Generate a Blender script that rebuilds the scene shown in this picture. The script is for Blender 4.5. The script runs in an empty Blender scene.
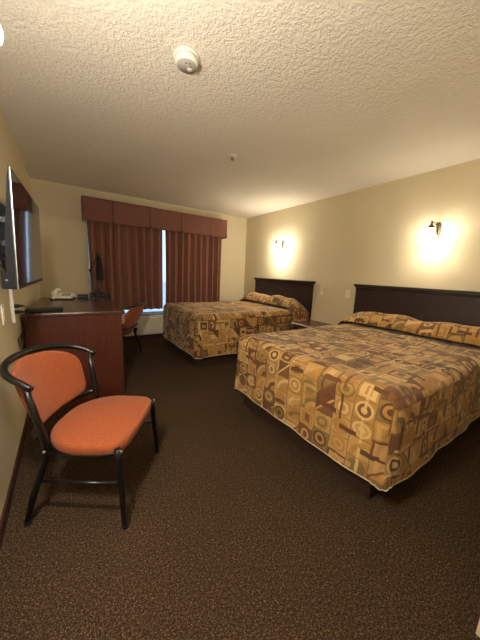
import bpy, bmesh, math, random
from mathutils import Vector, Matrix
random.seed(7)
C = bpy.context.scene.collection
PI = math.pi
W = 3.713      # room width
H = 2.44       # ceiling height
HALL = 1.49     # width of the entry hall
YN = -4.81     # near wall of the bedroom (hall starts here)
YE = -7.2      # end of the hall

# ------------------------------------------------------------------ helpers
def lin(c):
    return tuple(((v/255.0)/12.92 if v/255.0 <= .04045 else ((v/255.0+.055)/1.055)**2.4) for v in c) + (1.0,)

class NT:
    """small node-graph helper"""
    def __init__(s, name):
        s.m = bpy.data.materials.new(name); s.m.use_nodes = True
        s.t = s.m.node_tree; s.t.nodes.clear()
        s.out = s.t.nodes.new('ShaderNodeOutputMaterial')
    def n(s, typ, **kw):
        nd = s.t.nodes.new(typ)
        for k, v in kw.items(): setattr(nd, k, v)
        return nd
    def put(s, sock, v):
        if isinstance(v, bpy.types.NodeSocket): s.t.links.new(v, sock)
        else: sock.default_value = v
    def math(s, op, a, b=None, c=None):
        nd = s.n('ShaderNodeMath', operation=op)
        s.put(nd.inputs[0], a)
        if b is not None: s.put(nd.inputs[1], b)
        if c is not None: s.put(nd.inputs[2], c)
        return nd.outputs[0]
    def mix(s, f, a, b):
        nd = s.n('ShaderNodeMix', data_type='RGBA')
        s.put(nd.inputs[0], f); s.put(nd.inputs[6], a); s.put(nd.inputs[7], b)
        return nd.outputs[2]
    def ramp(s, f, stops, interp='LINEAR'):
        nd = s.n('ShaderNodeValToRGB'); cr = nd.color_ramp; cr.interpolation = interp
        while len(cr.elements) < len(stops): cr.elements.new(.5)
        for e, (p, c) in zip(cr.elements, stops): e.position = p; e.color = c
        s.put(nd.inputs[0], f); return nd.outputs[0]
    def noise(s, vec, scale, detail=2, rough=.5):
        nd = s.n('ShaderNodeTexNoise'); nd.inputs['Scale'].default_value = scale
        nd.inputs['Detail'].default_value = detail; nd.inputs['Roughness'].default_value = rough
        if vec is not None: s.put(nd.inputs['Vector'], vec)
        return nd.outputs[0]
    def coord(s, which='Object'):
        return s.n('ShaderNodeTexCoord').outputs[which]
    def bump(s, h, strength=.3, dist=.01):
        nd = s.n('ShaderNodeBump'); nd.inputs['Strength'].default_value = strength
        nd.inputs['Distance'].default_value = dist; s.put(nd.inputs['Height'], h)
        return nd.outputs[0]
    def bsdf(s, color, rough=.6, metal=0, normal=None, spec=.5, sheen=0, coat=0):
        b = s.n('ShaderNodeBsdfPrincipled')
        s.put(b.inputs['Base Color'], color); s.put(b.inputs['Roughness'], rough)
        b.inputs['Metallic'].default_value = metal
        b.inputs['Specular IOR Level'].default_value = spec
        b.inputs['Sheen Weight'].default_value = sheen
        b.inputs['Coat Weight'].default_value = coat
        if normal is not None: s.put(b.inputs['Normal'], normal)
        s.t.links.new(b.outputs[0], s.out.inputs[0]); return s.m

def simple(name, c, rough=.6, metal=0, nscale=0, namt=.12, spec=.5, bump=0, coat=0):
    g = NT(name); col = lin(c)
    v = None; nor = None
    if nscale:
        v = g.noise(g.coord(), nscale, 3)
        d = tuple(x*(1-namt) for x in col[:3])+(1,); l = tuple(min(1, x*(1+namt)) for x in col[:3])+(1,)
        col = g.ramp(v, [(.3, d), (.7, l)])
        if bump: nor = g.bump(v, bump, .003)
    return g.bsdf(col, rough, metal, nor, spec, coat=coat)

def wood(name, c1, c2, axis='x', rough=.35, scale=6):
    g = NT(name)
    mp = g.n('ShaderNodeMapping'); g.put(mp.inputs[0], g.coord())
    sc = {'x': (1, 14, 14), 'y': (14, 1, 14), 'z': (14, 14, 1)}[axis]
    mp.inputs['Scale'].default_value = sc
    f = g.noise(mp.outputs[0], scale/2, 4, .6)
    col = g.ramp(f, [(.3, lin(c1)), (.7, lin(c2))])
    return g.bsdf(col, rough, 0, g.bump(f, .08, .002))

def wall_paint(name, c):
    g = NT(name); co = g.coord()
    big = g.noise(co, 1.3, 2)
    col = lin(c); d = tuple(x*.96 for x in col[:3])+(1,)
    base = g.ramp(big, [(.35, d), (.65, col)])
    return g.bsdf(base, .75, 0, g.bump(g.noise(co, 130, 2), .15, .003), spec=.25)

def ceiling_mat():
    g = NT('knockdown_ceiling'); co = g.coord()
    n1 = g.noise(co, 40, 3, .55); n2 = g.noise(co, 75, 2, .5)
    s = g.math('ADD', g.math('MULTIPLY', n1, .65), g.math('MULTIPLY', n2, .35))
    flat = g.ramp(s, [(.42, (0, 0, 0, 1)), (.50, (.45, .45, .45, 1)), (.58, (1, 1, 1, 1))])
    col = g.mix(g.noise(co, 1.2, 2), lin((232, 224, 208)), lin((238, 231, 216)))
    return g.bsdf(col, .85, 0, g.bump(flat, .45, .009), spec=.2)

def carpet_mat():
    g = NT('speckled_carpet'); co = g.coord()
    n = g.noise(co, 230, 2, .75); n2 = g.noise(co, 100, 2, .6)
    s = g.math('ADD', g.math('MULTIPLY', n, .7), g.math('MULTIPLY', n2, .3))
    col = g.ramp(s, [(.36, lin((21, 15, 11))), (.50, lin((64, 49, 36))), (.58, lin((110, 86, 62))), (.67, lin((184, 148, 110)))])
    big = g.noise(co, 2.2, 3)
    col = g.mix(g.math('MULTIPLY', big, .35), col, lin((49, 37, 27)))
    return g.bsdf(col, .95, 0, g.bump(n, .8, .012), spec=.1)

def spread_mat():
    """printed patchwork of squares, discs, arcs and wedges on a cotton spread"""
    g = NT('patchwork_spread')
    uv = g.coord('UV')
    sep = g.n('ShaderNodeSeparateXYZ'); g.put(sep.inputs[0], uv)
    wob = g.noise(uv, 9, 2)
    def layer(cell, sx, sy, shift):
        x = g.math('ADD', g.math('DIVIDE', sep.outputs[0], cell*sx), g.math('MULTIPLY', g.math('SUBTRACT', wob, .5), .25))
        y = g.math('ADD', g.math('DIVIDE', sep.outputs[1], cell*sy), g.math('MULTIPLY', g.math('SUBTRACT', wob, .5), -.22))
        row = g.math('FLOOR', y)
        x = g.math('ADD', x, g.math('MULTIPLY', row, shift))
        cx = g.math('FLOOR', x)
        fx = g.math('SUBTRACT', g.math('SUBTRACT', x, cx), .5)
        fy = g.math('SUBTRACT', g.math('SUBTRACT', y, row), .5)
        cb = g.n('ShaderNodeCombineXYZ'); g.put(cb.inputs[0], cx); g.put(cb.inputs[1], row); cb.inputs[2].default_value = cell*31
        wn = g.n('ShaderNodeTexWhiteNoise', noise_dimensions='3D'); g.put(wn.inputs[0], cb.outputs[0])
        rs = g.n('ShaderNodeSeparateColor'); g.put(rs.inputs[0], wn.outputs[1])
        return fx, fy, wn.outputs[0], rs.outputs[0], rs.outputs[1], rs.outputs[2]
    TAN, GOLD, BRN, MAR, OLV, CRM, DRK = [lin(c) for c in
        ((188, 148, 88), (172, 128, 64), (108, 70, 36), (90, 51, 31), (120, 102, 56), (210, 177, 118), (66, 42, 25))]
    PAL = [(0, TAN), (.2, BRN), (.34, GOLD), (.55, OLV), (.68, CRM), (.8, MAR), (.92, GOLD)]
    PAL2 = [(0, GOLD), (.18, MAR), (.34, CRM), (.5, TAN), (.62, DRK), (.74, TAN), (.88, OLV)]
    fx, fy, r0, r1, r2, r3 = layer(.115, 1, 1.12, .37)
    a = g.ramp(r0, PAL, 'CONSTANT'); b = g.ramp(r1, PAL2, 'CONSTANT'); c = g.ramp(r3, PAL, 'CONSTANT')
    ax = g.math('ABSOLUTE', fx); ay = g.math('ABSOLUTE', fy)
    cheb = g.math('MAXIMUM', ax, ay)
    d = g.math('SQRT', g.math('ADD', g.math('MULTIPLY', fx, fx), g.math('MULTIPLY', fy, fy)))
    px, py = g.math('ADD', fx, .5), g.math('ADD', fy, .5)
    dc = g.math('SQRT', g.math('ADD', g.math('MULTIPLY', px, px), g.math('MULTIPLY', py, py)))
    lt = lambda v, t: g.math('LESS_THAN', v, t)
    gt = lambda v, t: g.math('GREATER_THAN', v, t)
    AND = lambda p, q: g.math('MULTIPLY', p, q)
    # discs
    disc = g.mix(lt(d, .42), a, b); disc = g.mix(lt(d, .31), disc, c); disc = g.mix(lt(d, .16), disc, b)
    # wedges
    wedge = g.mix(gt(g.math('ADD', fx, fy), 0.02), a, b)
    wedge = g.mix(lt(g.math('ABSOLUTE', g.math('ADD', fx, fy)), .07), wedge, c)
    # frames
    frame = g.mix(lt(cheb, .38), a, b); frame = g.mix(lt(g.math('MAXIMUM', ax, g.math('MULTIPLY', ay, 1.5)), .24), frame, c)
    # arcs
    arc = g.mix(lt(dc, .92), a, b); arc = g.mix(lt(dc, .70), arc, c); arc = g.mix(lt(dc, .45), arc, a)
    col = g.mix(gt(r2, .36), disc, wedge); col = g.mix(gt(r2, .54), col, frame); col = g.mix(gt(r2, .78), col, arc)
    # overlaid pale and dark bars between patches
    hx, hy, q0, q1, q2, q3 = layer(.165, 1.15, .86, .61)
    bar = AND(AND(gt(q0, .35), lt(g.math('ABSOLUTE', g.math('SUBTRACT', hx, .36)), .075)), lt(g.math('ABSOLUTE', hy), .38))
    barc = g.ramp(q1, [(0, CRM), (.4, DRK), (.6, TAN), (.8, MAR)], 'CONSTANT')
    col = g.mix(bar, col, barc)
    bar2 = AND(AND(gt(q2, .4), lt(g.math('ABSOLUTE', g.math('SUBTRACT', hy, .40)), .06)), lt(g.math('ABSOLUTE', hx), .42))
    col = g.mix(bar2, col, g.ramp(q3, [(0, CRM), (.35, MAR), (.6, TAN), (.82, BRN)], 'CONSTANT'))
    # patch outlines and a brushed, woven look
    col = g.mix(g.math('MULTIPLY', gt(cheb, .475), .55), col, DRK)
    mp = g.n('ShaderNodeMapping'); g.put(mp.inputs[0], uv); mp.inputs['Scale'].default_value = (120, 30, 1)
    br = g.noise(mp.outputs[0], 1, 3, .6)
    col = g.mix(g.math('MULTIPLY', br, .45), col, lin((140, 98, 56)))
    # quilting
    q = g.math('ADD', g.math('ABSOLUTE', g.math('SINE', g.math('MULTIPLY', sep.outputs[0], 44))),
               g.math('ABSOLUTE', g.math('SINE', g.math('MULTIPLY', sep.outputs[1], 44))))
    hgt = g.math('ADD', g.math('MULTIPLY', q, .5), g.math('MULTIPLY', wob, .8))
    return g.bsdf(col, .8, 0, g.bump(hgt, .35, .010), spec=.25, sheen=.15)

def fabric(name, c1, c2, scale=260, bump=.5, rough=.9):
    g = NT(name); co = g.coord()
    n = g.noise(co, scale, 2, .7)
    col = g.ramp(n, [(.35, lin(c1)), (.65, lin(c2))])
    return g.bsdf(col, rough, 0, g.bump(n, bump, .003), spec=.2, sheen=.1)

def glow(name, c, strength):
    g = NT(name); e = g.n('ShaderNodeEmission'); e.inputs[0].default_value = c; e.inputs[1].default_value = strength
    g.t.links.new(e.outputs[0], g.out.inputs[0]); return g.m

def pane_mat():
    g = NT('window_glass'); t = g.n('ShaderNodeBsdfTransparent'); t.inputs[0].default_value = (.93, .96, .97, 1)
    gl = g.n('ShaderNodeBsdfGlossy'); gl.inputs['Roughness'].default_value = .02
    mx = g.n('ShaderNodeMixShader'); fr = g.n('ShaderNodeFresnel'); fr.inputs[0].default_value = 1.45
    g.t.links.new(fr.outputs[0], mx.inputs[0]); g.t.links.new(t.outputs[0], mx.inputs[1]); g.t.links.new(gl.outputs[0], mx.inputs[2])
    g.t.links.new(mx.outputs[0], g.out.inputs[0]); return g.m

M = {}
M['wall'] = wall_paint('beige_wall_paint', (218, 204, 170))
M['ceiling'] = ceiling_mat()
M['carpet'] = carpet_mat()
M['base'] = simple('maroon_vinyl_base', (62, 30, 26), .5, nscale=8)
M['spread'] = spread_mat()
M['hem'] = simple('cream_hem', (186, 168, 134), .8, nscale=120)
M['darkwood'] = wood('espresso_wood', (34, 18, 16), (46, 26, 22), 'y', .5)
M['basewood'] = wood('dark_bed_base', (40, 26, 18), (58, 38, 26), 'y', .6)
M['mahogany'] = wood('mahogany_laminate', (74, 34, 23), (92, 45, 30), 'z', .38)
M['mahogany_top'] = wood('mahogany_top_laminate', (80, 50, 39), (94, 61, 48), 'y', .25)
M['edge'] = simple('painted_edge_highlight', (226, 208, 182), .4, nscale=30)  # highlight on the nightstand's front edge, put in as a pale colour
M['curtain'] = fabric('maroon_curtain_cloth', (118, 78, 64), (142, 95, 80), 340, .25)
M['valance'] = fabric('rust_valance_cloth', (116, 76, 66), (130, 88, 76), 300, .25)
M['orange'] = fabric('orange_tweed', (126, 60, 30), (160, 84, 46), 230, .7)
M['blackmetal'] = simple('black_enamel', (15, 13, 12), .32, nscale=30)
M['blackplastic'] = simple('black_plastic', (20, 20, 21), .42, nscale=60)
M['matteblack'] = simple('matte_black_shell', (24, 24, 26), .7, nscale=60, spec=.2)
M['darkgrey'] = simple('dark_grey_plastic', (46, 46, 48), .45, nscale=60)
M['screen'] = simple('glossy_screen', (10, 10, 12), .06, spec=.8, nscale=0, coat=.4)
M['silver'] = simple('silver_trim', (150, 152, 152), .35, .8, nscale=20)
M['white'] = simple('white_plastic', (238, 234, 222), .45, nscale=25, namt=.04)
M['ivory'] = simple('ivory_plastic', (236, 228, 202), .45, nscale=25, namt=.05)
M['greyface'] = simple('grey_grille', (176, 170, 162), .55, nscale=180, namt=.15)
M['hole'] = simple('dark_slot', (28, 25, 23), .7, nscale=40)
M['nickel'] = simple('brushed_pewter', (120, 108, 88), .35, .85, nscale=90, namt=.2)
M['steel'] = simple('steel_bolt', (170, 168, 160), .3, .9, nscale=50)
M['shade'] = glow('lit_glass_shade', (1.0, .93, .76, 1), 30)
M['shade_mid'] = glow('warm_lit_glass_shade', (1.0, .92, .75, 1), 78)
M['shade_hot'] = glow('brightly_lit_glass_shade', (1.0, .94, .85, 1), 240)
M['bulb'] = glow('lit_bulb', (1.0, .92, .74, 1), 150)
M['bulb_hot'] = glow('bright_bulb', (1.0, .92, .76, 1), 420)
M['frame'] = simple('white_window_frame', (210, 214, 214), .5, nscale=20, namt=.04)
M['glass'] = pane_mat()
M['unit'] = simple('almond_unit_paint', (214, 206, 184), .5, nscale=18, namt=.04)
M['ground'] = simple('pale_ground', (200, 205, 210), .9, nscale=2)
M['door'] = wood('door_wood', (120, 72, 44), (140, 88, 56), 'z', .45)
M['brass'] = simple('worn_brass', (170, 140, 80), .35, .9, nscale=40)
M['red'] = simple('red_button', (170, 40, 34), .5, nscale=30)
M['greybtn'] = simple('grey_button', (128, 128, 126), .5, nscale=30)

# ---------------------------------------------------------------- geometry
class MB:
    def __init__(s): s.bm = bmesh.new(); s.uv = None
    def box(s, c, d, rot=None, bev=0, seg=2):
        g = bmesh.ops.create_cube(s.bm, size=1.0)['verts']
        bmesh.ops.scale(s.bm, vec=d, verts=g)
        if bev:
            es = list({e for v in g for e in v.link_edges})
            r = bmesh.ops.bevel(s.bm, geom=es, offset=bev, segments=seg, affect='EDGES', profile=.5)
            g = list({v for f in r['faces'] for v in f.verts} | {v for v in g if v.is_valid})
            g = s._island(g[0])
        if rot is not None: bmesh.ops.rotate(s.bm, cent=(0, 0, 0), matrix=rot, verts=g)
        bmesh.ops.translate(s.bm, vec=c, verts=g); return s
    def _island(s, v0):
        seen = {v0}; st = [v0]
        while st:
            v = st.pop()
            for e in v.link_edges:
                o = e.other_vert(v)
                if o not in seen: seen.add(o); st.append(o)
        return list(seen)
    def tube(s, pts, r, seg=10, cap=True, flat=1.0):
        pts = [Vector(p) for p in pts]; n = len(pts)
        rr = r if isinstance(r, (list, tuple)) else [r]*n
        rings = []; up = None
        for i, p in enumerate(pts):
            t = (pts[min(i+1, n-1)]-pts[max(i-1, 0)]).normalized()
            if up is None:
                up = Vector((0, 0, 1)) if abs(t.z) < .9 else Vector((1, 0, 0))
            up = (up - t*up.dot(t)).normalized(); b = t.cross(up)
            rings.append([s.bm.verts.new(p+up*math.sin(2*PI*k/seg)*rr[i]+b*math.cos(2*PI*k/seg)*rr[i]*flat) for k in range(seg)])
        for a, b in zip(rings, rings[1:]):
            for k in range(seg):
                s.bm.faces.new((a[k], a[(k+1) % seg], b[(k+1) % seg], b[k])).smooth = True
        if cap: s.bm.faces.new(rings[0][::-1]); s.bm.faces.new(rings[-1])
        return s
    def lathe(s, prof, c=(0, 0, 0), mat=None, seg=28, cap=True):
        mat = mat or Matrix.Identity(3); c = Vector(c); rings = []
        for r, z in prof:
            rings.append([s.bm.verts.new(c+mat@Vector((r*math.cos(2*PI*k/seg), r*math.sin(2*PI*k/seg), z))) for k in range(seg)])
        for a, b in zip(rings, rings[1:]):
            for k in range(seg):
                s.bm.faces.new((a[k], a[(k+1) % seg], b[(k+1) % seg], b[k])).smooth = True
        if cap:
            if prof[0][0] > 1e-4: s.bm.faces.new(rings[0][::-1])
            if prof[-1][0] > 1e-4: s.bm.faces.new(rings[-1])
        return s
    def grid(s, fn, nu, nv, uvfn=None, closed_v=False):
        vs = [[s.bm.verts.new(fn(i/nu, j/nv)) for j in range(nv+1)] for i in range(nu+1)]
        if uvfn and not s.uv: s.uv = s.bm.loops.layers.uv.new('UVMap')
        for i in range(nu):
            for j in range(nv):
                f = s.bm.faces.new((vs[i][j], vs[i+1][j], vs[i+1][j+1], vs[i][j+1])); f.smooth = True
                if uvfn:
                    for l, (a, b) in zip(f.loops, ((i, j), (i+1, j), (i+1, j+1), (i, j+1))):
                        l[s.uv].uv = uvfn(a/nu, b/nv)
        return s
    def cushion(s, outline, z0, z1, r, dome=0.0, lv=5):
        """outline: ccw list of (x,y); rounded edges of radius r"""
        n = len(outline); P = [Vector(p) for p in outline]
        N = []
        for i in range(n):
            t = (P[(i+1) % n]-P[i-1]); t.normalize(); N.append(Vector((t.y, -t.x)))
        prof = []
        for k in range(lv+1):
            a = PI/2*k/lv; prof.append((-r*(1-math.sin(a)), z0+r*(1-math.cos(a))))
        for k in range(lv+1):
            a = PI/2*k/lv; prof.append((-r*(1-math.cos(a)), z1-r+r*math.sin(a)))
        rings = []
        for off, z in prof:
            rings.append([s.bm.verts.new((P[i].x+N[i].x*off, P[i].y+N[i].y*off, z)) for i in range(n)])
        cx = sum(p.x for p in P)/n; cy = sum(p.y for p in P)/n
        for q in (.75, .5, .25, .08):
            rings.append([s.bm.verts.new((cx+(v.co.x-cx)*q, cy+(v.co.y-cy)*q, z1+dome*(1-q*q))) for v in rings[2*lv+1]])
        for a, b in zip(rings, rings[1:]):
            for k in range(n):
                s.bm.faces.new((a[k], a[(k+1) % n], b[(k+1) % n], b[k])).smooth = True
        s.bm.faces.new(rings[0][::-1]); s.bm.faces.new(rings[-1])
        return s
    def build(s, name, mat, parent=None, loc=None):
        bmesh.ops.recalc_face_normals(s.bm, faces=s.bm.faces)
        me = bpy.data.meshes.new(name); s.bm.to_mesh(me); s.bm.free()
        me.materials.append(mat)
        o = bpy.data.objects.new(name, me); C.objects.link(o)
        if parent is not None: o.parent = parent
        if loc is not None: o.location = loc
        return o

def tag(o, label, cat, group=None, kind=None):
    o['label'] = label; o['category'] = cat
    if group: o['group'] = group
    if kind: o['kind'] = kind
    return o
def thing(name, label, cat, loc=(0, 0, 0), rz=0, group=None):
    o = bpy.data.objects.new(name, None); C.objects.link(o); o.empty_display_size = .05
    o.location = loc; o.rotation_euler = (0, 0, rz)
    return tag(o, label, cat, group)
def struct(name, mb, mat, label, cat):
    return tag(mb.build(name, mat), label, cat, None, 'structure')
def dup(root, loc, rz, label):
    r = root.copy(); C.objects.link(r); r.location = loc; r.rotation_euler = (0, 0, rz); r['label'] = label
    for ch in list(root.children):
        c = ch.copy(); C.objects.link(c); c.parent = r
        for gch in list(ch.children):
            d = gch.copy(); C.objects.link(d); d.parent = c
    return r
def rotm(axis, a): return Matrix.Rotation(a, 3, axis)

# ------------------------------------------------------------------ setting
T = .12
struct('floor', MB().box((W/2, YE/2, -.05), (W+2*T, -YE+2*T, .1)), M['carpet'], 'dark brown speckled carpet covering the whole floor', 'floor')
struct('ceiling', MB().box((W/2, YE/2, H+.05), (W+2*T, -YE+2*T, .1)), M['ceiling'], 'off-white textured ceiling over the room', 'ceiling')
struct('wall_left', MB().box((-T/2, YE/2, H/2), (T, -YE+2*T, H)), M['wall'], 'beige wall on the left behind the television', 'wall')
struct('wall_right', MB().box((W+T/2, YE/2, H/2), (T, -YE+2*T, H)), M['wall'], 'beige wall on the right behind both headboards', 'wall')
WX0, WX1, WZ0, WZ1 = .64, 3.02, .44, 2.14
b = MB()
b.box((WX0/2, T/2, H/2), (WX0, T, H)); b.box(((WX1+W)/2, T/2, H/2), (W-WX1, T, H))
b.box(((WX0+WX1)/2, T/2, WZ0/2), (WX1-WX0, T, WZ0)); b.box(((WX0+WX1)/2, T/2, (H+WZ1)/2), (WX1-WX0, T, H-WZ1))
struct('wall_back', b, M['wall'], 'yellowish beige wall around the curtained window', 'wall')
struct('wall_near', MB().box(((HALL+W)/2, (YN+YE)/2, H/2), (W-HALL, YN-YE, H)), M['wall'], 'beige wall corner at the entry, bottom right', 'wall')
struct('wall_entry', MB().box((HALL/2, YE-T/2, H/2), (HALL, T, H)), M['wall'], 'beige wall at the end of the entry', 'wall')
BH = .075
struct('baseboard_left', MB().box((.005, YE/2, BH/2), (.01, -YE, BH)), M['base'], 'dark maroon baseboard along the left wall', 'baseboard')
struct('baseboard_right', MB().box((W-.005, YN/2, BH/2), (.01, -YN, BH)), M['base'], 'dark maroon baseboard along the right wall behind the beds', 'baseboard')
struct('baseboard_back', MB().box((W/2, -.005, BH/2), (W-.02, .01, BH)), M['base'], 'dark maroon baseboard under the window', 'baseboard')
struct('baseboard_near', MB().box(((HALL+W)/2, YN+.005, BH/2), (W-HALL-.02, .01, BH)), M['base'], 'dark baseboard on the near right wall', 'baseboard')
# entry door behind the camera
d = MB().box((.75, YE+.03, 1.02), (.86, .045, 2.04), bev=.003).build('door_1', M['door']); tag(d, 'brown entry door at the end of the hall', 'door', None, 'structure')
MB().lathe([(.0, 0), (.025, .005), (.012, .02), (.012, .045), (.028, .06), (.02, .08), (0, .085)], (1.1, YE+.05, 1.0), rotm('X', -PI/2)).build('door_handle', M['brass'], d)
# window
fr = MB(); fw = .03
cxw, czw = (WX0+WX1)/2, (WZ0+WZ1)/2
fr.box((cxw, .07, WZ0+fw/2), (WX1-WX0, .05, fw)); fr.box((cxw, .07, WZ1-fw/2), (WX1-WX0, .05, fw))
for x in (WX0+fw/2, cxw-.35, WX1-fw/2): fr.box((x, .07, czw), (fw, .05, WZ1-WZ0-2*fw))
win = struct('window_1', fr, M['frame'], 'white framed window behind the maroon curtains', 'window')
for x0, x1 in ((WX0+fw, cxw-.35-fw/2), (cxw-.35+fw/2, WX1-fw)):
    MB().box(((x0+x1)/2, .07, czw), (x1-x0, .004, WZ1-WZ0-2*fw)).build('pane', M['glass'], win)
MB().box((cxw, .005, WZ0+.004), (WX1-WX0, .075, .008), bev=.002).build('window_sill', M['frame'], win)
g = MB().box((2, 14, -.3), (40, 27.6, .1)); struct('ground', g, M['ground'], 'pale ground outside the window', 'ground')

# --------------------------------------------------------- curtains, valance
def curtain(x0, x1, label, seedv):
    rnd = random.Random(seedv); n = int((x1-x0)/.122); ph = [rnd.uniform(-.5, .5) for _ in range(n+2)]
    am = [rnd.uniform(.75, 1.15) for _ in range(n+2)]
    def fn(u, v):
        t = u*n; k = int(min(t, n-1e-6))
        w = t-k; a = am[k]*(1-w)+am[k+1]*w; p = ph[k]*(1-w)+ph[k+1]*w
        z = 2.22-(2.22-.545)*v
        sp = .8+.35*v
        y = -.10-.042*a*sp*math.copysign(abs(math.sin(2*PI*t+p*1.1))**.7, math.sin(2*PI*t+p*1.1))-.008*math.sin(5*u+3*v)
        x = x0+(x1-x0)*u+.020*math.sin(4*PI*t+2.2*p)+.006*math.sin(3*v+k)
        return (x, y, z)
    root = thing('curtain', label, 'curtain', (0, 0, 0), 0, 'window curtains')
    me = MB().grid(fn, n*14, 26)
    o = me.build('drape', M['curtain'], root)
    md = o.modifiers.new('thick', 'SOLIDIFY'); md.thickness = .004; md.offset = 0
    hm = MB().grid(lambda u, v: Vector(fn(u, 1))+Vector((0, -.004, .05-.05*v)), n*14, 2).build('hem', M['curtain'], root)
    md = hm.modifiers.new('thick', 'SOLIDIFY'); md.thickness = .003; md.offset = 0
    return root
cl = curtain(.668, 1.835, 'left maroon pleated curtain, hanging behind the desk', 3)
cr = curtain(1.885, 3.035, 'right maroon pleated curtain, hanging behind the far bed', 8)
rod = MB().tube([(.64, -.10, 2.235), (3.07, -.10, 2.235)], .012).build('curtain_track', M['frame']); tag(rod, 'curtain track hidden behind the rust valance', 'curtain rod')

val = thing('valance', 'rust red box-pleated valance across the top of the window', 'valance', (0, 0, 0))
VX = [.60, 1.011, 1.567, 2.126, 2.70, 3.09]; VT, VB = 2.285, 1.94
MB().box((1.85, -.10, VT-.012), (2.47, .19, .02)).build('top_board', M['valance'], val)
for i in range(5):
    a, c = VX[i], VX[i+1]; g_ = .008
    def fn(u, v, a=a, c=c):
        fl = .012*v*v
        x = a+g_*v*v*2+(c-a-4*g_*v*v)*u
        e = min(u, 1-u)
        y = -.20-.016*v-.012*math.exp(-e*16)*v-.004*math.sin(6*u+i)
        return (x, y, VT-(VT-VB)*v-.004*math.sin(PI*u)*v)
    o = MB().grid(fn, 24, 12).build('panel', M['valance'], val)
    md = o.modifiers.new('thick', 'SOLIDIFY'); md.thickness = .006; md.offset = 0
for x in VX[1:-1]:
    MB().box((x, -.183, (VT+VB)/2+.01), (.07, .006, VT-VB-.03)).build('pleat_insert', M['curtain'], val)
for x in (VX[0]+.003, VX[-1]-.003):
    o = MB().grid(lambda u, v, x=x: (x, -.205*(1-u)-.016*v*(1-u), VT-(VT-VB)*v), 8, 8).build('side_return', M['valance'], val)
    md = o.modifiers.new('thick', 'SOLIDIFY'); md.thickness = .006; md.offset = 0

# ------------------------------------------------- wall unit below the window
pt = thing('heating_unit', 'almond wall heating unit below the window, behind the desk chair', 'heater', (1.62, 0, 0))
MB().box((0, -.082, .257), (1.16, .163, .35), bev=.012).build('cabinet', M['unit'], pt)
gr = MB()
for k in range(7): gr.box((-.1, -.06-.014*k, .434), (.8, .007, .006))
gr.build('air_grille', M['darkgrey'], pt)
MB().box((.42, -.10, .434), (.2, .08, .006), bev=.002).build('control_lid', M['darkgrey'], pt)
MB().box((0, -.07, .041), (1.10, .12, .08)).build('plinth', M['base'], pt)

# --------------------------------------------------------------------- beds
def fold(a, b, rect, top, R, L, flare=.0):
    """flat cloth point (a,b) -> point on a draped bed; rect=(x0,x1,y0,y1) inner top; x1 (head) is open"""
    x0, x1, y0, y1 = rect
    qx = min(max(a, x0), x1); qy = min(max(b, y0), y1)
    dx, dy = a-qx, b-qy
    if dx == 0 and dy == 0: return Vector((a, b, top)), 0, (0, 0)
    m = max(abs(dx), abs(dy)); ang = math.atan2(dy, dx)
    if dx != 0 and dy != 0:
        q = min(abs(dx), abs(dy))/m*(PI/4)
        th = q if abs(dx) >= abs(dy) else PI/2-q
        nx, ny = math.cos(th)*(1 if dx > 0 else -1), math.sin(th)*(1 if dy > 0 else -1)
    else: nx, ny = (math.copysign(1, dx), 0) if dx else (0, math.copysign(1, dy))
    arc = R*PI/2
    if m < arc:
        t = m/R; h = R*math.sin(t); z = top-R*(1-math.cos(t))
    else:
        h = R+flare*(m-arc); z = top-R-(m-arc)
    return Vector((qx+nx*h, qy+ny*h, z)), m, (nx, ny)

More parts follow.
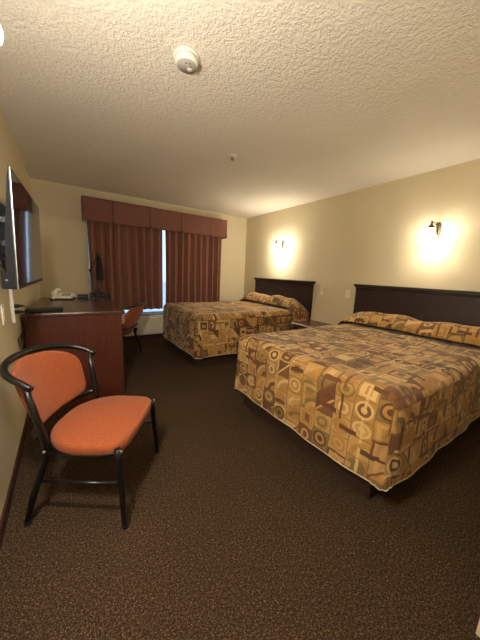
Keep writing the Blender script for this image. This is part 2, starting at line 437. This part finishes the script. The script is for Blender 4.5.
def bed(yc, label, n, xf, top, hemz, seedv, uvo, hbo=0, HW=.715):
    """xf: foot edge of the spread; head at the right wall"""
    R = .085; rnd = random.Random(seedv)
    root = thing('bed', label, 'bed', (2.65, yc, 0), 0, 'patchwork covered double beds')
    ox = 2.65
    # base, box spring, mattress
    MB().box((2.67-ox, 0, .10), (1.94, 1.28, .20), bev=.006).build('base', M['basewood'], root)
    MB().box((2.67-ox, 0, .43), (1.90, 1.30, .44), bev=.05, seg=4).build('mattress', M['hem'], root)
    # headboard: panel with stepped cap and side posts
    ho = hbo
    hb = MB().box((W-.03-ox, ho, .655), (.035, 1.545, .95), bev=.004).build('headboard', M['darkwood'], root)
    MB().box((W-.035-ox, ho, 1.146), (.055, 1.57, .02), bev=.003).box((W-.038-ox, ho, 1.168), (.065, 1.60, .026), bev=.005).build('cap_rail', M['darkwood'], hb)
    # spread
    inner = (xf-ox+R+.006, 3.60-ox, -HW+R, HW-R); L = (top-hemz-R)+R*PI/2
    ph = [rnd.uniform(0, 6.28) for _ in range(8)]
    def drape(a, b, extra=0):
        p, m, nn = fold(a, b, inner, top, R, L, .022)
        s = b*1.0+a
        if m > 0:
            k = min(1, m/L)
            wv = .007*k*math.sin(9*s+ph[0])+.004*k*math.sin(21*s+ph[1])
            p.x += nn[0]*wv; p.y += nn[1]*wv
            p.z += .006*k*k*math.sin(5*s+ph[2])
        ed = min(1, max(0, m)/R)
        p.z += (1-ed)*(.006*math.sin(6*a+ph[3])*math.sin(5*b+ph[4])+.003*math.sin(17*a+ph[5])+.003*math.sin(15*b+ph[6]))
        return p
    A0, A1 = inner[0]-L, inner[1]; B0, B1 = inner[2]-L, inner[3]+L
    f = lambda u, v: drape(A0+(A1-A0)*u, B0+(B1-B0)*v)
    def uvf(u, v):
        a, b_ = A0+(A1-A0)*u, B0+(B1-B0)*v
        dx = a-max(a, inner[0]); dy = b_-min(max(b_, inner[2]), inner[3])
        if dx and dy:                          # mitred print at the two foot corners
            m_ = max(abs(dx), abs(dy)); q = min(abs(dx), abs(dy))/m_*(PI/4); sg = math.copysign(1, dy)
            if abs(dx) >= abs(dy): a, b_ = inner[0]-m_, b_-dy+sg*R*q
            else: a, b_ = inner[0]-R*q, b_-dy+sg*m_
        return (a+uvo[0], b_+uvo[1])
    sp = MB().grid(f, 92, 100, uvf).build('bedspread', M['spread'], root)
    # cream binding round the hem
    pts = [f(1-k/90, 0) for k in range(91)]+[f(0, k/96) for k in range(1, 97)]+[f(k/90, 1) for k in range(1, 91)]
    MB().tube([p+Vector((0, 0, -.004)) for p in pts], .0045, 6).build('hem_binding', M['hem'], sp)
    # the spread turned over the pillows: a soft roll along the head
    PX0, PX1 = 3.27-ox, 3.635-ox
    rect2 = (PX0-.5, 3.64-ox, -HW+R-.055, HW-R+.055); L2 = .36
    def roll(u, v):
        b = rect2[2]-L2+(rect2[3]-rect2[2]+2*L2)*v
        a = PX0+(PX1-PX0)*u
        p, m, nn = fold(a, b, rect2, top+.006, R+.006, L2)
        e = max(0, min(1, (HW+.03-abs(b))/.20))
        e = e*e*(3-2*e)
        wob = 1+.07*math.sin(9*b+ph[0])+.05*math.sin(17*b+ph[2])
        hgt = .172*(.42+.58*e)*wob
        t = math.sin(PI*min(1, .02+.98*u))**.55
        p.z += hgt*t*max(0, 1-m/.28)
        p.x += -.02*math.sin(PI*u)*e + .006*math.sin(8*b+ph[1])
        if m > R: p.y += nn[1]*.02*t
        return p
    uvr = lambda u, v: (PX0+(PX1-PX0)*u*1.35+.31+uvo[0], (rect2[2]-L2+(rect2[3]-rect2[2]+2*L2)*v)+uvo[1])
    pc = MB().grid(roll, 26, 90, uvr).build('pillow_cover', M['spread'], root)
    pc['label'] = 'spread turned over the pillows in a roll'
    # pillows inside the roll
    for s in (-1, 1):
        q = MB()
        def pf(u, v, s=s):
            th, phi = (u-.5)*PI, v*2*PI
            sg = lambda x, e: math.copysign(abs(x)**e, x)
            return (3.47-ox+.13*sg(math.cos(th), .8)*sg(math.cos(phi), .7), s*.33+.29*sg(math.sin(th), .6), top+.045+.042*sg(math.cos(th), .8)*sg(math.sin(phi), .8))
        q.grid(pf, 16, 24).build('pillow', M['hem'], root)
    return root
bed(-3.637, 'larger nearer bed, patchwork spread, dark wood headboard, beside the near wall light', 1, 1.632, .685, .168, 2, (0, 0), .072, .738)
bed(-1.25, 'farther bed with patchwork spread and dark headboard, next to the window', 2, 1.662, .712, .155, 5, (3.37, 1.91))

# --------------------------------------------------------------- nightstand
ns = thing('nightstand', 'small dark nightstand between the two beds', 'nightstand', (3.46, -2.34, 0))
MB().box((0, 0, .28), (.42, .50, .46), bev=.004).build('carcass', M['mahogany'], ns)
MB().box((-.008, 0, .535), (.47, .56, .024), bev=.004).build('top', M['mahogany_top'], ns)
MB().box((-.2455, 0, .536), (.006, .555, .018), bev=.002).build('painted_highlight', M['edge'], ns)  # pale strip painted in for light catching the top's front edge
for z in (.17, .39):
    dr = MB().box((-.216, 0, z), (.018, .46, .19), bev=.003).build('drawer', M['darkwood'], ns)
    MB().tube([(-.235, -.05, z), (-.248, -.045, z), (-.248, .045, z), (-.235, .05, z)], .005, 8).build('handle', M['nickel'], dr)
for sx in (-1, 1):
    for sy in (-1, 1): MB().box((sx*.17, sy*.21, .027), (.045, .045, .054)).build('foot', M['darkwood'], ns)

# --------------------------------------------------------------------- desk
DZ = math.radians(-2.0); DL = 1.30
desk = thing('desk', 'mahogany desk with drawer pedestal standing along the left wall', 'desk', (.022, -2.235, 0), DZ)
MB().box((.375, DL/2, .843), (.765, DL+.02, .034), bev=.008, seg=3).build('desk_top', M['mahogany_top'], desk)
MB().box((.365, .017, .413), (.73, .03, .826), bev=.002).build('end_panel', M['mahogany'], desk)
MB().box((.24, DL-.03, .413), (.40, .03, .826), bev=.002).build('end_panel', M['mahogany'], desk)
MB().box((.02, DL/2, .50), (.018, DL-.08, .64)).build('back_panel', M['mahogany'], desk)
MB().box((.355, .50, .413), (.66, .025, .826)).build('pedestal_side', M['mahogany'], desk)
for z, h in ((.16, .26), (.43, .24), (.685, .24)):
    dr = MB().box((.705, .26, z), (.02, .44, h), bev=.003).build('drawer', M['mahogany'], desk)
    MB().tube([(.716, .2, z), (.74, .205, z), (.74, .315, z), (.716, .32, z)], .006, 8).build('handle', M['nickel'], dr)

# ------------------------------------------------------------------- chairs
def chair(label, loc, rz):
    """local +x is the way the chair faces, origin on the floor under the seat; front edge at x=.22"""
    root = thing('side_chair', label, 'chair', loc, rz, 'orange padded chairs')
    F = .22
    out = []
    n = 56
    for k in range(n):                       # seat: broad, gently bowed front, rounded back
        th = 2*PI*k/n; c, s = math.cos(th), math.sin(th)
        ex = .27 if c > 0 else .9
        x = math.copysign(abs(c)**ex, c); y = math.copysign(abs(s)**(.34 if c > 0 else .72), s)
        wd = .262 if c > 0 else .262-.035*abs(c)
        out.append((-.005+(.225*x if x > 0 else .205*x) + (.012*(1-y*y) if c > 0 else 0), wd*y))
    MB().cushion(out, .368, .434, .026, .018).build('seat', M['orange'], root)
    MB().cushion([(x*.93, y*.93) for x, y in out], .355, .371, .005).build('seat_pan', M['blackmetal'], root)
    # side rails of the seat frame
    for s in (-1, 1):
        MB().tube([(F-.02, s*.249, .388), (.1, s*.250, .375), (-.05, s*.238, .363), (-.15, s*.228, .368)], .0125, 10).build('seat_rail', M['blackmetal'], root)
    # front legs
    for s in (-1, 1):
        lg = MB().tube([(F-.018, s*.252, .415), (F-.014, s*.255, .36), (F-.002, s*.264, .18), (F+.012, s*.274, .012)], [.0165, .017, .0155, .014], 12).build('leg', M['blackmetal'], root)
        MB().tube([(F+.012, s*.274, .014), (F+.012, s*.274, 0)], .0165, 12).build('glide', M['blackplastic'], lg)
        MB().lathe([(.0, .007), (.006, .006), (.009, .002), (.009, 0)], (F-.002, s*.254, .40), rotm('Y', PI/2)).build('bolt', M['steel'], lg)
    # rear legs run up to the rail
    for s in (-1, 1):
        pts = [(-.245, s*.266, .012), (-.212, s*.254, .15), (-.162, s*.237, .31), (-.144, s*.231, .39), (-.152, s*.238, .47), (-.172, s*.250, .59), (-.190, s*.261, .715)]
        lg = MB().tube(pts, [.014, .0155, .017, .018, .0175, .016, .014], 12).build('leg', M['blackmetal'], root)
        MB().tube([(-.245, s*.266, .014), (-.245, s*.266, 0)], .0165, 12).build('glide', M['blackplastic'], lg)
        MB().lathe([(.0, .008), (.006, .007), (.009, .002), (.009, 0)], (-.144, s*.249, .385), rotm('X', -s*PI/2)).build('bolt', M['steel'], lg)
        MB().box((-.172, s*.230, .36), (.05, .022, .06), bev=.004).build('bracket', M['blackmetal'], lg)
    # horseshoe rail
    def hs(t):
        return (-.175-.218*max(0, math.cos(t))**.8, .264*math.sin(t), .716+.072*max(0, math.cos(t))**.6)
    pts = [(-.158, -.264, .709)]+[hs(-PI/2+PI*k/40) for k in range(41)]+[(-.158, .264, .709)]
    r = [.013]+[.0145+.003*math.sin(PI*k/40) for k in range(41)]+[.013]
    MB().tube(pts, r, 12).build('back_rail', M['blackmetal'], root)
    # lower back bar
    MB().tube([(-.165-.085*math.cos(t), .238*math.sin(t), .462) for t in [-PI/2+PI*k/20 for k in range(21)]], .016, 10).build('back_bar', M['blackmetal'], root)
    # backrest pad between the bar and the rail
    def padpt(q, w, side):
        # q in [0,2pi) round the rim, w 0..1 from centre to rim
        c, s = math.cos(q), math.sin(q)
        sc = lambda x, e: math.copysign(abs(x)**e, x)
        yy = sc(c, .34 if s < 0 else .46)*w; zz = sc(s, .34 if s < 0 else .60)*w
        hw = .212+.038*(zz*.5+.5)
        y = hw*yy
        z = .605+.134*zz + (.036*(1-yy*yy) if zz > 0 else .0)*zz
        k = (z-.475)/.27
        x = -.232-.132*k+y*y*(1.0+.8*k)
        th = .021*(1-w**5)**.5 if w < 1 else 0
        return (x+side*th, y, z)
    m = MB()
    ws = [.05, .3, .55, .75, .88, .95, .985, 1.0]
    seq = [(w, 1) for w in ws]+[(w, -1) for w in ws[-2::-1]]
    nn = 48; rings = [[m.bm.verts.new(padpt(2*PI*k/nn+.001, w, sd)) for k in range(nn)] for w, sd in seq]
    for a, b in zip(rings, rings[1:]):
        for k in range(nn): m.bm.faces.new((a[k], a[(k+1) % nn], b[(k+1) % nn], b[k])).smooth = True
    m.bm.faces.new(rings[0]); m.bm.faces.new(rings[-1][::-1])
    m.build('backrest', M['orange'], root)
    # stretchers
    for s in (-1, 1):
        MB().tube([(F-.003, s*.264, .235), (-.185, s*.245, .225)], .0095, 10).build('stretcher', M['blackmetal'], root)
    return root
fx, fy = .845, -.535
chair_near = chair('orange padded chair with black frame, nearest, in front of the desk end', (.62+.0203-.0101-.22*fx, -3.527+.0321+.0064-.22*fy, 0), math.atan2(fy, fx))
gx, gy = -.838, .547
dup(chair_near, (1.09+.245*gx, -1.115+.245*gy, 0), math.atan2(gy, gx), 'orange chair pushed up to the desk, by the window, seen from behind')

# --------------------------------------------------------------- television
tvc = Vector((.162, -2.770, 1.411)); rz = -.043; tilt = .0287; TW, TH = .97, .558
tv = thing('television', 'flat black television mounted on the left wall above the desk', 'television', tvc)
tv.rotation_euler = (0, tilt, rz)
# local: +x out of the screen, y along width, z up
MB().box((-.0065, 0, 0), (.009, TW, TH), bev=.002).build('bezel', M['blackplastic'], tv)
MB().box((-.0015, 0, .006), (.003, TW-.018, TH-.03)).build('screen', M['screen'], tv)
MB().box((-.003, -TW/2-.001, .0), (.004, .004, TH-.004)).build('side_trim', M['silver'], tv)
m = MB()                                              # tapered rear shell, thin at the top and deep below
pr = [(-.011, .274), (-.016, .25), (-.040, -.02), (-.044, -.16), (-.040, -.268), (-.011, -.274)]
Lv = [m.bm.verts.new((x, -TW/2+.006, z)) for x, z in pr]; Rv = [m.bm.verts.new((x, TW/2-.006, z)) for x, z in pr]
for k in range(len(pr)):
    m.bm.faces.new((Lv[k], Lv[(k+1) % 6], Rv[(k+1) % 6], Rv[k]))
m.bm.faces.new(Lv[::-1]); m.bm.faces.new(Rv)
m.build('rear_housing', M['matteblack'], tv)
MB().box((-.038, -.29, -.238), (.056, .375, .080), bev=.005).build('connector_box', M['matteblack'], tv)
MB().box((-.045, -.478, -.235), (.010, .003, .008)).build('indicator', M['greybtn'], tv)
br = MB().box((-.145, .02, .03), (.012, .30, .34), bev=.003)
br.build('wall_plate', M['blackmetal'], tv)
MB().box((-.105, .02, .10), (.08, .04, .03)).box((-.105, .02, -.04), (.08, .04, .03)).box((-.072, -.1, .03), (.012, .03, .36)).box((-.072, .14, .03), (.012, .03, .36)).build('mount_arm', M['blackmetal'], tv)
MB().tube([(-.06, -.36, -.20), (-.075, -.40, -.165), (-.085, -.395, -.12), (-.08, -.34, -.11), (-.065, -.28, -.14)], .005, 8).build('cable', M['blackplastic'], tv)
# vertical cord cover below the television
rc = MB().box((.009, -2.555, 1.0), (.018, .035, .30), bev=.003).build('cord_cover', M['white']); tag(rc, 'white cord cover on the left wall below the television', 'cord cover')

# ------------------------------------------------------- outlets and plugs
def outlet(name, label, loc, rz, group):
    """local +x out of the wall"""
    r = thing(name, label, 'outlet', loc, rz, group)
    MB().box((.003, 0, 0), (.006, .072, .118), bev=.002).build('cover_plate', M['ivory'], r)
    for s in (-1, 1):
        k = MB().lathe([(.017, .004), (.017, .0075), (.015, .0085), (0, .0086)], (0, 0, s*.021), rotm('Y', PI/2), 20).build('socket', M['white'], r)
        MB().box((.009, -.006, s*.021+.003), (.001, .0025, .009)).box((.009, .006, s*.021+.003), (.001, .0025, .007)).build('slots', M['hole'], k)
    MB().lathe([(.003, .006), (.003, .0072), (0, .0075)], (0, 0, 0), rotm('Y', PI/2), 10).build('screw', M['steel'], r)
    return r
o1 = outlet('wall_outlet', 'wall outlet nearest the camera, left wall, nothing plugged in', (0, -2.86, .955), 0, 'wall outlets')
dup(o1, (0, -2.555, .945), 0, 'left wall outlet holding two dark plugs by the desk corner')
dup(o1, (W, -2.185, 1.035), PI, 'right wall outlet beside the farther headboard')
dup(o1, (W, -2.65, 1.03), PI, 'right wall outlet beside the nearer headboard')
def plug(z, label, end):
    r = thing('power_plug', label, 'plug', (.0, -2.555, z), 0, 'plugs by the desk corner')
    MB().box((.028, 0, 0), (.036, .03, .026), bev=.006).build('plug_body', M['blackplastic'], r)
    MB().lathe([(.010, 0), (.009, .012), (.006, .02), (.004, .028)], (.044, 0, 0), rotm('Y', PI/2), 12).build('strain_relief', M['darkgrey'], r)
    MB().tube(end, .0038, 8).build('cord', M['blackplastic'], r)
    return r
plug(.966, 'upper black plug in the left wall outlet', [(.07, 0, 0), (.088, .0, -.012), (.09, .01, -.06), (.06, .03, -.14), (.03, .06, -.22), (.022, .09, -.30), (.03, .10, -.36)])
plug(.924, 'lower black plug in the left wall outlet, cord looping down', [(.07, 0, 0), (.086, -.005, -.02), (.085, -.01, -.08), (.05, .0, -.15), (.018, .02, -.2), (.016, .05, -.25), (.03, .06, -.33), (.024, .05, -.42)])

# ------------------------------------------------------------ on the desk
DT = .861
rm = thing('remote_control', 'black remote control at the near end of the desk top', 'remote', (.16, -2.145, DT), math.radians(14))
MB().box((0, 0, .016), (.262, .055, .032), bev=.008, seg=3).build('body', M['blackplastic'], rm)
kk = 0
for i in range(9):
    for j in range(3):
        mt = M['red'] if (i, j) == (8, 2) else (M['greybtn'] if (i+j) % 4 == 0 else M['darkgrey'])
        MB().box((-.104+i*.026, (j-1)*.014, .0332), (.013, .009, .004), bev=.0015).build('button', mt, rm)
ph = thing('telephone', 'cream desk telephone at the far left of the desk top', 'telephone', (.29, -1.13, DT), math.radians(-12))
MB().box((0, 0, .008), (.225, .20, .016), bev=.004).build('base', M['blackplastic'], ph)
def wedge():
    m = MB(); p = [(-.105, -.095, .016), (.105, -.095, .016), (.105, .095, .016), (-.105, .095, .016), (-.105, -.085, .035), (.105, -.085, .035), (.105, .085, .07), (-.105, .085, .07)]
    v = [m.bm.verts.new(q) for q in p]
    for f in ((0, 3, 2, 1), (4, 5, 6, 7), (0, 1, 5, 4), (1, 2, 6, 5), (2, 3, 7, 6), (3, 0, 4, 7)): m.bm.faces.new([v[i] for i in f])
    bmesh.ops.bevel(m.bm, geom=list(m.bm.edges), offset=.006, segments=3, affect='EDGES'); return m
wedge().build('body', M['ivory'], ph)
hs = MB(); hpts = [(-.068, -.10, .072), (-.068, -.06, .092), (-.068, 0, .100), (-.068, .06, .106), (-.068, .10, .104)]
hs.tube(hpts, [.022, .018, .017, .018, .022], 12, flat=1.2)
hs.box((-.068, -.088, .066), (.05, .05, .030), bev=.010, seg=3); hs.box((-.068, .088, .092), (.05, .05, .030), bev=.010, seg=3)
hs.build('handset', M['ivory'], ph)
for i in range(3):
    for j in range(4):
        MB().box((.01+i*.028, -.055+j*.026, .046+.0055*j), (.017, .015, .008), rotm('X', .2), bev=.002).build('button', M['greybtn'], ph)
cc = MB().tube([(-.068+.012*math.sin(k*1.4), -.115-.004*math.cos(k*1.4)-.02*math.sin(PI*k/60), .06-.045*math.sin(PI*k/60)) if k < 60 else (-.068, -.1, .03) for k in range(60)], .003, 6)
cc.build('coiled_cord', M['ivory'], ph)

bx = thing('clock_radio', 'small flat black box between the telephone and slatted tray', 'clock radio', (.50, -1.05, DT), math.radians(-2))
MB().box((0, 0, .024), (.125, .09, .044), bev=.006).build('case', M['blackplastic'], bx)
MB().box((0, -.0455, .026), (.10, .002, .026)).build('display', M['screen'], bx)
for s in (-1, 1): MB().box((s*.045, 0, .001), (.02, .05, .002)).build('foot', M['darkgrey'], bx)

tr = thing('slatted_tray', 'low black slatted tray at the far right of the desk top', 'tray', (.685, -1.112, DT), math.radians(-2))
t_ = MB().box((0, 0, .004), (.225, .12, .006)); t_.build('bottom', M['blackmetal'], tr)
for s in (-1, 1):
    MB().tube([(-.112, s*.058, .062), (.112, s*.058, .062)], .005, 8).build('rail', M['blackmetal'], tr)
    for k in range(6): MB().box((-.108+k*.0432, s*.058, .033), (.014, .006, .056)).build('slat', M['blackmetal'], tr)
for s in (-1, 1):
    MB().tube([(s*.112, -.058, .062), (s*.112, .058, .062)], .005, 8).build('rail', M['blackmetal'], tr)

lp = thing('desk_lamp', 'black folding-arm desk lamp standing in front of the left curtain', 'lamp', (.645, -.973, DT))
MB().lathe([(.0, 0), (.055, 0), (.055, .010), (.045, .016), (.012, .022), (.010, .05), (0, .05)], (0, 0, 0)).build('base', M['blackmetal'], lp)
MB().tube([(0, 0, .03), (.004, 0, .10), (-.045, -.0, .352)], .009, 8).tube([(.05, 0, .03), (.045, 0, .12), (.055, 0, .30)], .007, 8).build('lower_arm', M['blackmetal'], lp)
MB().tube([(-.045, 0, .352), (.03, 0, .50), (.05, 0, .585)], .009, 8).build('upper_arm', M['blackmetal'], lp)
MB().lathe([(.0, -.014), (.016, -.013), (.016, .013), (0, .014)], (-.045, 0, .352), rotm('X', PI/2), 14).build('joint', M['blackmetal'], lp)
MB().lathe([(.008, .30), (.022, .285), (.030, .25), (.040, .12), (.046, .01), (.044, 0), (.0, .012)], (.066, -.0, .235), rotm('Y', .0), 20).build('lamp_shade', M['matteblack'], lp)
MB().tube([(.05, 0, .585), (.066, 0, .56), (.066, 0, .52)], .008, 8).build('swivel', M['blackmetal'], lp)
MB().tube([(.05, .0, .007), (.10, .004, .007), (.15, .0, .0075), (.185, -.006, .007), (.20, -.012, -.01), (.205, -.03, -.06), (.203, -.06, -.13), (.20, -.07, -.22)], .005, 8).build('cord', M['blackplastic'], lp)

# ------------------------------------------------------------------ sconces
def sconce(label, loc, rz):
    """local +x out of the wall, origin at wall, shade below the arm"""
    r = thing('wall_sconce', label, 'wall light', loc, rz, 'glass bell wall sconces')
    # scrolled backplate
    prof = [(-.105, .010), (-.092, .022), (-.07, .026), (-.03, .030), (0, .036), (.03, .032), (.06, .036), (.085, .030), (.105, .012)]
    m = MB()
    L_ = [m.bm.verts.new((.0, -w, z)) for z, w in prof]; R_ = [m.bm.verts.new((.0, w, z)) for z, w in prof]
    L2 = [m.bm.verts.new((.016, -w*.72, z*.93)) for z, w in prof]; R2 = [m.bm.verts.new((.016, w*.72, z*.93)) for z, w in prof]
    for k in range(len(prof)-1):
        for a, b in ((L_, L2), (L2, R2), (R2, R_), (R_, L_)):
            m.bm.faces.new((a[k], a[k+1], b[k+1], b[k]))
    m.bm.faces.new((L_[0], L2[0], R2[0], R_[0])); m.bm.faces.new((L_[-1], R_[-1], R2[-1], L2[-1]))
    m.build('backplate', M['nickel'], r)
    MB().tube([(.014, 0, -.03), (.03, 0, -.02), (.045, 0, .02), (.058, 0, .055), (.09, 0, .080), (.13, 0, .084), (.157, 0, .074), (.17, 0, .05), (.17, 0, .03)], .0075, 10).build('arm', M['nickel'], r)
    MB().lathe([(.0, -.012), (.018, -.010), (.02, 0), (.018, .010), (0, .014)], (.03, 0, -.02), rotm('Y', PI/2), 16).build('rosette', M['nickel'], r)
    MB().lathe([(.031, .018), (.030, .030), (.022, .046), (.012, .062), (.008, .078), (.011, .086), (.005, .098), (0, .102)], (.17, 0, 0), None, 20).build('shade_cap', M['nickel'], r)
    s_ = MB().lathe([(.030, .020), (.038, .006), (.045, -.020), (.052, -.055), (.064, -.085), (.084, -.112), (.087, -.116), (.081, -.112), (.060, -.082), (.048, -.052), (.041, -.018), (.034, .004), (.027, .016)], (.17, 0, 0), None, 32, False).build('glass_shade', M['shade'], r)
    MB().lathe([(.0, -.075), (.014, -.070), (.022, -.052), (.020, -.032), (.012, -.012), (.012, .018), (0, .02)], (.17, 0, 0), None, 16).build('bulb', M['bulb'], r)
    return r
SZ = 1.785
SC = [((W, -3.635, SZ), PI, 'wall light above the nearer bed on the right wall'),
      ((W, -1.2, SZ), PI, 'wall light above the farther bed on the right wall'),
      ((0, -4.2, SZ), 0, 'lit wall light on the left wall, just inside the frame edge')]
s0 = sconce(SC[0][2], SC[0][0], SC[0][1])
for k, (lc, rz_, lb) in enumerate(SC[1:]):
    r_ = dup(s0, lc, rz_, lb)                      # the three lamps burn unequally
    for ch in r_.children:
        m_ = None
        if ch.name.startswith('glass_shade'): m_ = M['shade_mid'] if k == 0 else M['shade_hot']
        if ch.name.startswith('bulb') and k == 1: m_ = M['bulb_hot']
        if m_: ch.material_slots[0].link = 'OBJECT'; ch.material_slots[0].material = m_

# ------------------------------------------------------------------ ceiling
sd = thing('smoke_detector', 'round white smoke detector on the ceiling', 'smoke detector', (.97, -3.305, H))
MB().lathe([(.0, 0), (.072, 0), (.072, -.008), (.069, -.011), (0, -.011)]).build('mounting_ring', M['white'], sd)
hb_ = MB().lathe([(.0, -.010), (.063, -.010), (.064, -.030), (.061, -.040), (.055, -.045), (0, -.0455)]).build('housing', M['white'], sd)
MB().lathe([(.0, -.0445), (.056, -.0450), (.055, -.0475), (0, -.048)]).build('face_plate', M['greyface'], hb_)
MB().lathe([(.0, -.047), (.016, -.0475), (.015, -.0498), (0, -.050)], (.022, .012, 0)).build('test_button', M['white'], hb_)
for x, y in ((-.012, -.022), (.006, -.030), (.020, -.012)):
    MB().lathe([(.0, -.047), (.0045, -.0475), (.004, -.0492), (0, -.0493)], (x, y, 0), None, 10).build('sensor_hole', M['hole'], hb_)
sp = thing('sprinkler_head', 'small pendent sprinkler head in the ceiling above the bed aisle', 'sprinkler', (1.83, -2.41, H))
sp.scale = (1.3, 1.3, 1.1)
MB().lathe([(.0, 0), (.034, 0), (.033, -.004), (.012, -.008), (0, -.008)]).build('escutcheon', M['white'], sp)
MB().tube([(-.008, 0, -.006), (-.013, 0, -.02), (-.004, 0, -.034)], .0025, 8).tube([(.008, 0, -.006), (.013, 0, -.02), (.004, 0, -.034)], .0025, 8).build('frame_arms', M['brass'], sp)
MB().lathe([(.0, -.034), (.016, -.035), (.016, -.037), (0, -.037)], seg=16).build('deflector', M['brass'], sp)
MB().tube([(0, 0, -.008), (0, 0, -.034)], .0022, 8).build('bulb', M['red'], sp)

# ------------------------------------------------------------ light, camera
w = bpy.data.worlds.new('world'); bpy.context.scene.world = w; w.use_nodes = True
bg = w.node_tree.nodes['Background']; bg.inputs[0].default_value = (.50, .70, 1.0, 1); bg.inputs[1].default_value = 1.6

cam = bpy.data.cameras.new('camera'); co = bpy.data.objects.new('camera', cam); C.objects.link(co)
cam.sensor_fit = 'HORIZONTAL'; cam.sensor_width = 36; cam.lens = 259.6317*36/480; cam.clip_start = .02; cam.clip_end = 100
yaw, pit, rol = .594079278, .178224379, .0436972327
cy, sy, cp, sp_ = math.cos(yaw), math.sin(yaw), math.cos(pit), math.sin(pit)
fwd = Vector((sy*cp, cy*cp, -sp_)); rt = Vector((cy, -sy, 0)); up = rt.cross(fwd)
r2 = rt*math.cos(rol)+up*math.sin(rol); u2 = up*math.cos(rol)-rt*math.sin(rol)
mx = Matrix((r2, u2, -fwd)).transposed().to_4x4(); mx.translation = (.32296, -4.911717, 1.258552)
co.matrix_world = mx
sc = bpy.context.scene; sc.camera = co
sc.view_settings.view_transform = 'Standard'; sc.view_settings.look = 'None'
sc.view_settings.gamma = 1; sc.view_settings.use_curve_mapping = False; sc.view_settings.exposure = 0.48
